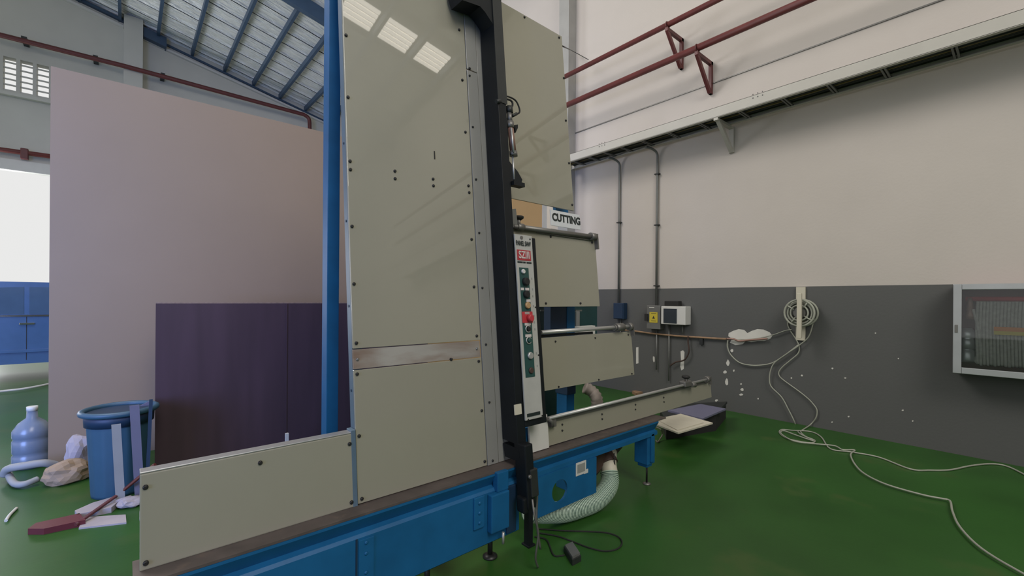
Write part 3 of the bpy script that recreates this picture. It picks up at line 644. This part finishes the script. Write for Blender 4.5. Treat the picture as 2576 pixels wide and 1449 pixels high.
def ringk(name, v, r, m): B(True).tube([(XC + r * math.cos(a), KO - .006, cpz(v) + r * math.sin(a)) for a in [i * PI / 8 for i in range(16)]], .0035, 6, closed=True).build(name, m, fp)
knob('pilot_lamp', 683, .013, .012, 'white', -.012); knob('rotary_knob', 708, .022, .022, 'rubber'); bar(727, .022, -.024); bar(727, .028, .012)
knob('rotary_knob', 740, .020, .02, 'rubber'); bar(756, .03, .016); knob('selector_switch', 768, .019, .014, 'orange_lamp', .006)
B(True).box(1.656, 1.735, KO - .006, KO - .003, cpz(812), cpz(784)).build('emergency_plate', 'red', fp); bar(788, .035, .0, 'white_print', .012)
knob('emergency_button', 800, .02, .028, 'red', .012); bar(816, .045, .0); knob('push_button', 828, .014, .010, 'rubber', .006); ringk('button_ring', 828, .018, 'steel')
bar(845, .045, 0); knob('push_button', 857, .013, .010, 'teal_plate', .006); ringk('button_ring', 857, .018, 'steel')
knob('key_switch', 896, .020, .012, 'steel', .004); knob('push_button', 934, .017, .010, 'brown_dark', .004)
B(True).box(KX0 + .012, KX1 - .022, KO - .003, KO, cpz(1044, 1350), cpz(1036, 1350)).build('maker_plate', 'ink', fp)
for uu, vv in ((1333, 602), (1354, 773), (1366, 892), (1371, 1044), (1329, 1056)):
    p = AP(uu, vv, KO); B(True).lathe((min(p.x, KX1 - .006), KO - .002, p.z), [(.005, 0), (.005, .004)], 8, 'y').build('screw', 'screw', fp)
for i, v_ in enumerate((700, 727, 745, 770, 795, 812, 830, 892, 925)):
    B(True).box(1.748, 1.754, KO - .0015, KO, cpz(v_) - .006, cpz(v_) + .006).build('scale_mark', 'ink_grey', fp)
# stop rails
def rail(u0, v0, u1, v1, r, off, name='stop_rail', m='steel'):
    return B(True).tube([AP(u0, v0, off), AP(u1, v1, off)], r, 12).build(name, m, saw)
o = rail(1290, 569, 1494, 596, .016, -.02, m='dull_metal'); 
b_ = B(True); b_.tube([AP(1485, 594, -.02), AP(1497, 596, -.02)], .026, 14); b_.box(2.535, 2.548, -.03, .01, 1.76, 1.87); b_.build('rail_end', 'dull_metal', o)
b_ = B(True); b_.tube([AP(1300, 570, -.02), AP(1316, 572, -.02)], .022, 14); p = AP(1306, 570, -.02); b_.cyl(p, p + Vector((0, 0, .055)), .010, 10); b_.build('stop_block', 'dull_metal', o)
p = AP(1306, 548, -.02); B(True).lathe((p.x, -.02, p.z - .015), [(.012, 0), (.028, .012), (.03, .022), (.02, .028)], 12).build('knob', 'rubber', o)
b_ = B(True); b_.prism([AP(1288, 526, -.03), AP(1298, 525, -.03), AP(1303, 572, -.03), AP(1290, 572, -.03)], (0, .02, 0)); b_.build('rail_bracket', 'galv', o)
B(True).box(1.96, 2.5, -.012, .0, 1.818, 1.83).build('scale_strip', 'dull_metal', o)
o = rail(1361, 836, 1584, 821, .013, -.015)
b_ = B(True); b_.tube([AP(1548, 824, -.015), AP(1567, 822.5, -.015)], .028, 16); b_.tube([AP(1544, 824, -.015), AP(1549, 824, -.015)], .022, 16); b_.build('stop_collar', 'dull_metal', o)
b_ = B(True); b_.tube([AP(1580, 822, -.015), AP(1587, 821.5, -.015)], .028, 16); b_.box(2.89, 2.903, -.03, .012, 1.13, 1.205); b_.build('rail_end', 'dull_metal', o)
b_ = B(True); b_.box(1.93, 2.45, .002, .012, 1.162, 1.178); b_.build('scale_strip', 'black_paint', o)
o = rail(1380, 1052, 1781, 954, .0105, -.035)
b_ = B(True); b_.tube([AP(1775, 955, -.03), AP(1782, 953, -.03)], .026, 14); b_.box(4.05, 4.062, -.03, .012, .63, .70); b_.build('rail_end', 'dull_metal', o)
p = AP(1727, 966, -.035); b_ = B(True); b_.box(p.x - .06, p.x + .05, -.06, .0, p.z - .02, p.z + .028, .01); b_.cyl((p.x + .05, -.05, p.z - .01), (p.x + .11, -.05, p.z - .02), .02, 10); b_.cyl(p, p + Vector((0, 0, .06)), .012, 10); b_.build('stop_block', 'dull_metal', o)
B(True).lathe((p.x, -.035, p.z + .045), [(.02, 0), (.036, .01), (.03, .024), (.016, .03)], 10).build('knob', 'rubber', o)
b_ = B(True); b_.tube([AP(1378, 1052, -.03), AP(1388, 1060, -.03), AP(1390, 1072, -.03)], .012, 8); b_.box(1.955, 2.0, -.03, .0, .62, .675, .004); b_.build('rail_bracket', 'dull_metal', o)
b_ = B(True); b_.box(2.0, 4.04, -.012, .0, .648, .668); b_.build('scale_strip', 'dull_metal', o)
# rear electrics and dust outlet seen through the gaps
p0 = AY(1357, 700, 2.55); 
o = B().box(2.40, 3.17, 2.50, 2.75, 1.06, 1.60, .006).build('rear_cabinet', 'teal_cabinet', saw)
B().box(2.42, 2.60, 2.47, 2.50, 1.10, 1.56, .004).build('cabinet_door', 'teal_cabinet', o)
q0 = AY(1400, 788, 2.46); B().box(q0.x - .02, q0.x + .025, 2.44, 2.47, q0.z - .04, q0.z + .04, .01).build('latch', 'dull_metal', o)
q0 = AY(1452, 800, 2.46); B().box(q0.x - .022, q0.x + .022, 2.45, 2.50, 1.12, 1.30, .003).build('cable_duct', 'alu', o)
for u in (1368, 1455): q0 = AY(u, 783, 2.468); B().box(q0.x - .04, q0.x + .04, 2.462, 2.47, q0.z, q0.z + .012).build('name_plate', 'galv', o)
q0 = AY(1450, 842, 2.30); q1 = AY(1492, 850, 2.30); B().box(q0.x, q1.x, 2.28, 2.32, 1.07, 1.19).build('junction_box', 'white', saw)
B().box(2.30, 2.76, 2.52, 2.75, .05, 1.04, .006).build('rear_cabinet', 'teal_cabinet', saw)
B().box(2.435, 2.53, 2.19, 2.31, .70, .80, .004).build('clamp_box', 'dark_blue', saw)
# suction hose: ribbed
path = [AY(u, v, y) for u, v, y in ((1330, 1288, 1.90), (1343, 1288, 1.90), (1380, 1289, 1.895), (1420, 1287, 1.885), (1460, 1279, 1.87), (1495, 1262, 1.86), (1522, 1238, 1.865), (1534, 1212, 1.89), (1532, 1186, 1.92))]
for p in path: p.z = max(p.z, .066)
sp = smooth(path, 16)
# resample evenly
L = [0]
for a, b in zip(sp, sp[1:]): L.append(L[-1] + (b - a).length)
def at(s_):
    for i in range(len(sp) - 1):
        if L[i + 1] >= s_: return sp[i].lerp(sp[i + 1], (s_ - L[i]) / max(1e-9, L[i + 1] - L[i]))
    return sp[-1]
NR = int(L[-1] / .0125); pts = []; rad = []
for i in range(NR * 4):
    pts.append(at(L[-1] * i / (NR * 4))); rad.append(.056 if i % 4 in (0, 1) else .0625)
o = B().tube(pts, rad, 24).build('suction_hose', 'hose', saw)
b_ = B()
for i in range(NR): 
    c = at(L[-1] * (i + .12) / NR); d = (at(L[-1] * (i + .3) / NR) - c)
    if d.length < 1e-6: continue
    d.normalize(); n_ = d.orthogonal().normalized(); m_ = d.cross(n_)
    b_.tube([c + (n_ * math.cos(a) + m_ * math.sin(a)) * .0590 for a in [j * PI / 10 for j in range(20)]], .0034, 5, closed=True)
g_ = b_.build('hose_groove', 'hose_dark', o); g_['kind'] = 'stuff'
b_ = B(); b_.tube(smooth([AY(1534, 1190, 1.93), AY(1530, 1165, 1.96), AY(1532, 1135, 2.0)], 4), .058, 16); b_.build('hose_cuff', 'cream', saw)
b_ = B(); b_.tube(smooth([AY(1530, 1168, 1.96), AY(1522, 1140, 2.02), AY(1545, 1110, 2.1)], 5), .075, 18); b_.lathe((2.46, 2.05, .30), [(.11, -.10), (.14, -.08), (.14, .06), (.11, .09)], 20, 'y'); b_.build('blower', 'brown_dark', saw)
b_ = B(); b_.tube([AY(1545, 1140, 1.90), AY(1548, 1192, 1.90)], .004, 6); p = AY(1548, 1190, 1.90); b_.box(p.x - .01, p.x + .01, 1.89, 1.91, p.z - .02, p.z + .005); b_.build('hose_hook', 'screw', saw)

# CUTTING sign clipped on the rail
sg = thing('sign', LEAN((2.21, -.05, 1.86)), 'white sign reading CUTTING standing on the upper stop rail', 'sign')
S0, S1 = AP(1378, 537, -.05), AP(1453, 583, -.05)
B(True).box(2.045, 2.332, -.052, -.046, 1.872, 1.975, .002).build('plate', 'white_sign', sg)
text('lettering', 'CUTTING', .068, face_M(LEAN((2.195, -.0535, 1.927)), (1, 0, 0), up_), 'ink', sg, .92, .0028)

# things seen behind the saw
o = tag(B().tube(smooth([AY(1470, 975, 3.0), AY(1488, 984, 2.95), AY(1500, 1000, 2.9), AY(1502, 1022, 2.9), AZ(1500, 1085, .0)], 5), [.055 + .01 * (i % 2) for i in range(21)], 14).build('flexible_duct', 'wood_old'), 'brown flexible duct seen through the gap above the lowest rail', 'duct')
tag(B().prism([AZ(1495, 990, .3), AZ(1518, 988, .3), AZ(1522, 1000, .3), AZ(1500, 1004, .3)], (0, 0, .03)).build('cardboard_piece', 'cardboard'), 'torn piece of cardboard beside the brown duct', 'cardboard')
bpy.data.objects['cardboard_piece'].location.z = .0
tag(B().tube([AZ(1505, 965, .02), AZ(1625, 987, .02)], .02, 8).build('floor_pipe', 'rubber'), 'black pipe lying on the floor at the foot of the wall', 'pipe')
tag(B().prism([AZ(1590, 990, 0), AZ(1625, 983, 0), AZ(1640, 987, 0), AZ(1600, 996, 0)], (0, 0, .04)).build('wood_block', 'wood'), 'small orange wooden block on the floor beyond the lowest rail', 'wood')

# low crate with boards right of the saw
ZB = .23
t = thing('crate', AZ(1740, 1085), 'low black crate on the green floor right of the saw', 'crate')
c = [AZ(1672, 1085, .18), AZ(1810, 1060, .18), AZ(1824, 1036, .18), AZ(1690, 1036, .18)]
c0 = AZ(1680, 1112); c1 = AZ(1822, 1062); 
cx0, cx1, cy0, cy1 = 4.12, 5.30, 2.42, 3.05
bx = [AZ(1676, 1106), AZ(1800, 1084), AZ(1826, 1052), AZ(1660, 1062)]
bx = [Vector((p.x, p.y, 0)) for p in bx]
b_ = B(); b_.prism(bx, (0, 0, .17)); b_.build('body', 'rubber', t)
ce = sum((p for p in bx), Vector()) / 4
b_ = B(); b_.prism([ce + (p - ce) * 1.04 + Vector((0, 0, .17)) for p in bx], (0, 0, .025)); b_.build('rim', 'charcoal', t)
Z1, Z2 = .196, .215
tag(B().prism([AZ(1680, 1036, Z1), AZ(1762, 1020, Z1), AZ(1826, 1032, Z1), AZ(1768, 1057, Z1)], (0, 0, .018)).build('board', 'purple_board'), 'purple grey board lying on the back of the black crate', 'board')
tag(B().prism([AZ(1649, 1060, Z2), AZ(1712, 1044, Z2), AZ(1793, 1067, Z2), AZ(1706, 1092, Z2), AZ(1649, 1070, Z2)], (0, 0, .014)).build('board', 'cream'), 'cream board lying on the front of the black crate', 'board')
p = [AZ(1649, 1055, Z2 + .015), AZ(1706, 1044, Z2 + .015), AZ(1770, 1064, Z2 + .015), AZ(1704, 1083, Z2 + .015)]
tag(B().prism(p, (0, 0, .006)).build('board', 'cream'), 'thin cream sheet stacked on top of the cream board', 'board')
tag(B().tube(smooth([AZ(1652, 1075, .1), AZ(1662, 1080, .12), AZ(1667, 1092, .06), AZ(1660, 1105, .02), AZ(1655, 1112, .01), AZ(1650, 1108, .02)], 6), .007, 6).build('loose_wire', 'wood_old'), 'tangle of brown wire between the saw leg and the crate', 'wire')

# foot switch and its cable
t = thing('foot_switch', AZ(1432, 1398), 'grey foot switch on the floor in front of the black support leg', 'foot switch')
fs = [AZ(1418, 1388), AZ(1440, 1378), AZ(1462, 1412), AZ(1440, 1424)]
b_ = B(); b_.prism(fs, (0, 0, .03)); b_.build('body', 'charcoal', t)
ce = sum(fs, Vector()) / 4; b_ = B(); b_.prism([ce + (p - ce) * .86 + Vector((0, 0, .03)) for p in fs], (0, 0, .012)); b_.build('pedal', 'galv', t)
tag(B().tube(smooth([AZ(u, v, .007) for u, v in ((1345, 1350), (1375, 1358), (1392, 1395), (1410, 1398), (1420, 1396))], 6), .004, 6).build('switch_cable', 'rubber'), 'short black cable from the support leg to the foot switch', 'cable')
tag(B().tube(smooth([AZ(u, v, .007) for u, v in ((1350, 1340), (1400, 1348), (1440, 1362), (1480, 1377), (1520, 1386), (1552, 1381), (1565, 1366), (1555, 1350), (1525, 1340), (1480, 1337), (1420, 1335), (1352, 1330))], 6), .004, 6).build('looped_cable', 'rubber'), 'black cable lying in a wide loop behind the foot switch', 'cable')

# ---------------------------------------------------------------- left corner: bin, sticks, litter
t = thing('rubbish_bin', (-.03, 4.27, 0), 'dark blue ribbed plastic rubbish bin in front of the tan board', 'bin')
bc = (-.03, 4.27, 0)
b_ = B(); b_.lathe(bc, [(.15, 0), (.153, .02), (.178, .50), (.182, .575)], 96, ribs=32, amp=.012); b_.build('body', 'bin_blue', t)
b_ = B()
b_.tube([(bc[0] + .205 * math.cos(a), bc[1] + .205 * math.sin(a), .585) for a in [i * PI / 20 for i in range(40)]], .02, 8, closed=True); b_.build('rim', 'bin_blue', t)
B().lathe((bc[0], bc[1], .495), [(.192, 0), (.196, .085)], 36).build('lid_panel', 'dark_blue', t)
for u0, v0, u1, v1, y0, y1, w_, lab, m in ((292, 1068, 302, 1240, 4.0, 3.97, .024, 'pale flat stick leaning in front of the bin, the shorter one', 'stick_grey'), (338, 1020, 348, 1190, 4.02, 3.99, .026, 'grey flat stick leaning beside the bin, the taller one', 'purple_board'), (380, 1005, 372, 1180, 4.02, 3.98, .010, 'thin dark rod leaning at the edge of the maroon sheets', 'dark_blue')):
    a = AY(u0, v0, y0); b = AY(u1, v1, y1); b = a + (b - a) * ((a.z - .0) / (a.z - b.z))
    tag(B().prism([b + Vector((-w_, 0, 0)), b + Vector((w_, 0, 0)), a + Vector((w_, 0, 0)), a + Vector((-w_, 0, 0))], (0, .012, 0)).build('stick', m), lab, 'stick')
a = AY(350, 1018, 4.25)
tag(B().prism([AY(350, 1022, 4.32), AY(378, 1008, 4.32), AY(380, 1040, 4.32), AY(352, 1045, 4.32)], (0, .01, 0)).build('scrap_sheet', 'purple_board'), 'small grey scrap sheet standing in the bin beside the sticks', 'sheet')
# litter
def blob(name, c, rx, ry, rz, m, lab, cat, seed, sub=3, amp=.25):
    random.seed(seed); b_ = B(); t_ = bmesh.new(); bmesh.ops.create_icosphere(t_, subdivisions=sub, radius=1)
    from mathutils import noise
    for v in t_.verts:
        n = noise.noise(v.co * 1.7 + Vector((seed, 0, 0))) * amp + noise.noise(v.co * 5 + Vector((0, seed, 0))) * amp * .4
        v.co = v.co * (1 + n); v.co = Vector((v.co.x * rx, v.co.y * ry, max(v.co.z, -.75) * rz)) + Vector(c)
    zmin = min(v.co.z for v in t_.verts)
    for v in t_.verts: v.co.z -= zmin
    b_._merge(t_); o = b_.build(name, m); return tag(o, lab, cat)
p = AZ(165, 1212); blob('crumpled_sack', (p.x, p.y, 0), .14, .11, .09, 'cardboard', 'crumpled brown sack on the floor between the roll and the bin', 'sack', 3)
p = AZ(190, 1195); blob('crumpled_sheet', (p.x + .02, p.y + .1, 0), .09, .10, .17, 'paper', 'crumpled grey plastic sheet leaning between the sack and the bin', 'sheet', 9)
p = AZ(55, 1215)
b_ = B(); b_.tube(smooth([AZ(12, 1195, .05), AZ(20, 1180, .10), AZ(60, 1172, .12), AZ(110, 1165, .12), AZ(140, 1170, .08)], 6), [.028] * 25, 10); b_.tube(smooth([AZ(20, 1190, .05), AZ(35, 1215, .03), AZ(60, 1218, .03), AZ(95, 1205, .04)], 6), [.022] * 19, 10)
tag(b_.build('foam_roll', 'stick_grey'), 'pale curled foam strip lying at the left edge of the floor', 'foam')
tag(B().prism([AZ(198, 1332, .0), AZ(318, 1318, .0), AZ(316, 1298, .0), AZ(210, 1305, .0)], (0, 0, .01)).build('flat_cardboard', 'paper'), 'flat grey cardboard piece lying on the floor under the dustpan', 'cardboard')
p0 = AZ(390, 1168, .26); p1 = AZ(300, 1242, .07); p2 = AZ(190, 1320, .02)
t = thing('floor_broom', AZ(190, 1320), 'broom with dark red handle lying on the floor near the bin', 'broom')
B().tube([p0, p1, p2], .011, 10).build('handle', 'dark_red_pipe', t)
h0 = AZ(185, 1322, .0); b_ = B(); b_.prism([AZ(200, 1305), AZ(215, 1322), AZ(110, 1345), AZ(70, 1345), AZ(90, 1330)], (0, 0, .035)); b_.build('bristles', 'cabinet_red', t)
b_ = B(); b_.prism([AZ(188, 1298), AZ(232, 1278), AZ(285, 1262), AZ(300, 1272), AZ(280, 1290), AZ(230, 1300), AZ(195, 1308)], (0, 0, .035)); b_.tube([AZ(285, 1265, .03), AZ(330, 1250, .05)], .014, 8)
tag(b_.build('dustpan', 'paper'), 'pale grey dustpan lying on the floor against the broom handle', 'dustpan')
p = AZ(330, 1272); blob('paper_scrap', (p.x, p.y, 0), .07, .06, .035, 'paper', 'crumpled paper scrap on the floor beside the low left panel', 'paper', 5)
tag(B().tube(smooth([AZ(15, 1310, .008), AZ(25, 1295, .008), AZ(42, 1278, .008)], 4), .009, 6).build('floor_scrap', 'plaster'), 'small white scrap on the floor at the left edge', 'scrap')
# water bottle beyond the board edge
t = thing('water_bottle', AZ(80, 1172), 'large translucent water bottle standing at the left of the board', 'bottle')
p = AZ(80, 1172); b_ = B(); b_.lathe((p.x, p.y, 0), [(.10, 0), (.115, .02), (.115, .10), (.105, .115), (.115, .13), (.115, .22), (.105, .235), (.115, .25), (.115, .30), (.08, .36), (.035, .40), (.03, .46)], 28); b_.build('body', 'bottle', t)
B().lathe((p.x, p.y, .455), [(.034, 0), (.034, .035)], 16).build('cap', 'white', t)
tag(B().tube(smooth([AZ(-60, 994, .01), AZ(0, 985, .01), AZ(60, 978, .01), AZ(118, 967, .01), AZ(160, 955, .01)], 5), .018, 6).build('floor_hose', 'white'), 'white hose lying on the floor between the car and the board', 'hose')

# ---------------------------------------------------------------- car
car = thing('car', (-1.5, 11.5, 0), 'dark blue car parked inside the far doorway', 'car')
x0, yc0, yc1 = -3.75, 10.6, 12.35
prof = [(0, .35), (.02, .75), (.10, .95), (.9, 1.03), (1.15, 1.08), (1.75, 1.52), (2.2, 1.62), (3.6, 1.62), (4.15, 1.45), (4.45, 1.02), (4.55, .8), (4.55, .38)]
low = [(4.35, .28), (4.2, .28)]
def arch(cx, r=.38): return [(cx + r * math.cos(a), .30 + r * math.sin(a)) for a in [i * PI / 8 for i in range(0, 9)]]
poly = prof + [(4.2, .28)] + arch(3.72) + arch(.86) + [(.2, .28)]
b_ = B(); b_.prism([(x0 + a, yc0, z) for a, z in poly], (0, yc1 - yc0, 0)); b_.build('body', 'car_paint', car)
def win(pts): 
    b_ = B(); b_.prism([(x0 + a, yc0 - .006, z) for a, z in pts], (0, .02, 0)); b_.build('window', 'auto_glass', car)
win([(1.4, 1.10), (1.85, 1.50), (2.5, 1.54), (2.5, 1.10)]); win([(2.56, 1.10), (2.56, 1.54), (3.4, 1.54), (3.4, 1.10)]); win([(3.46, 1.10), (3.46, 1.54), (3.65, 1.53), (4.05, 1.14)])
B().box(x0 + 1.3, x0 + 4.1, yc0 - .012, yc0, 1.06, 1.09).build('chrome_strip', 'chrome', car)
B().box(x0 + .4, x0 + 4.3, yc0 - .02, yc0, .48, .53, .004).build('side_moulding', 'car_paint', car)
for a in (2.9, 3.75): B().box(x0 + a - .45, x0 + a - .28, yc0 - .03, yc0 - .005, .93, .96, .006).build('door_handle', 'chrome', car)
for a in (2.53, 3.43): B().box(x0 + a - .004, x0 + a + .004, yc0 - .004, yc0 + .01, .36, 1.06).build('door_gap', 'tyre', car)
for cx in (.86, 3.72):
    for y in (yc0 + .02, yc1 - .24):
        wv = B().lathe((x0 + cx, y, .32), [(.22, 0), (.31, .0), (.32, .03), (.32, .19), (.31, .22), (.22, .22)], 28, 'y').build('wheel', 'tyre', car)
        b_ = B(); b_.lathe((x0 + cx, y - .004, .32), [(.20, 0), (.21, .01), (.05, .03)], 20, 'y'); b_.build('hub_cap', 'alu', wv)
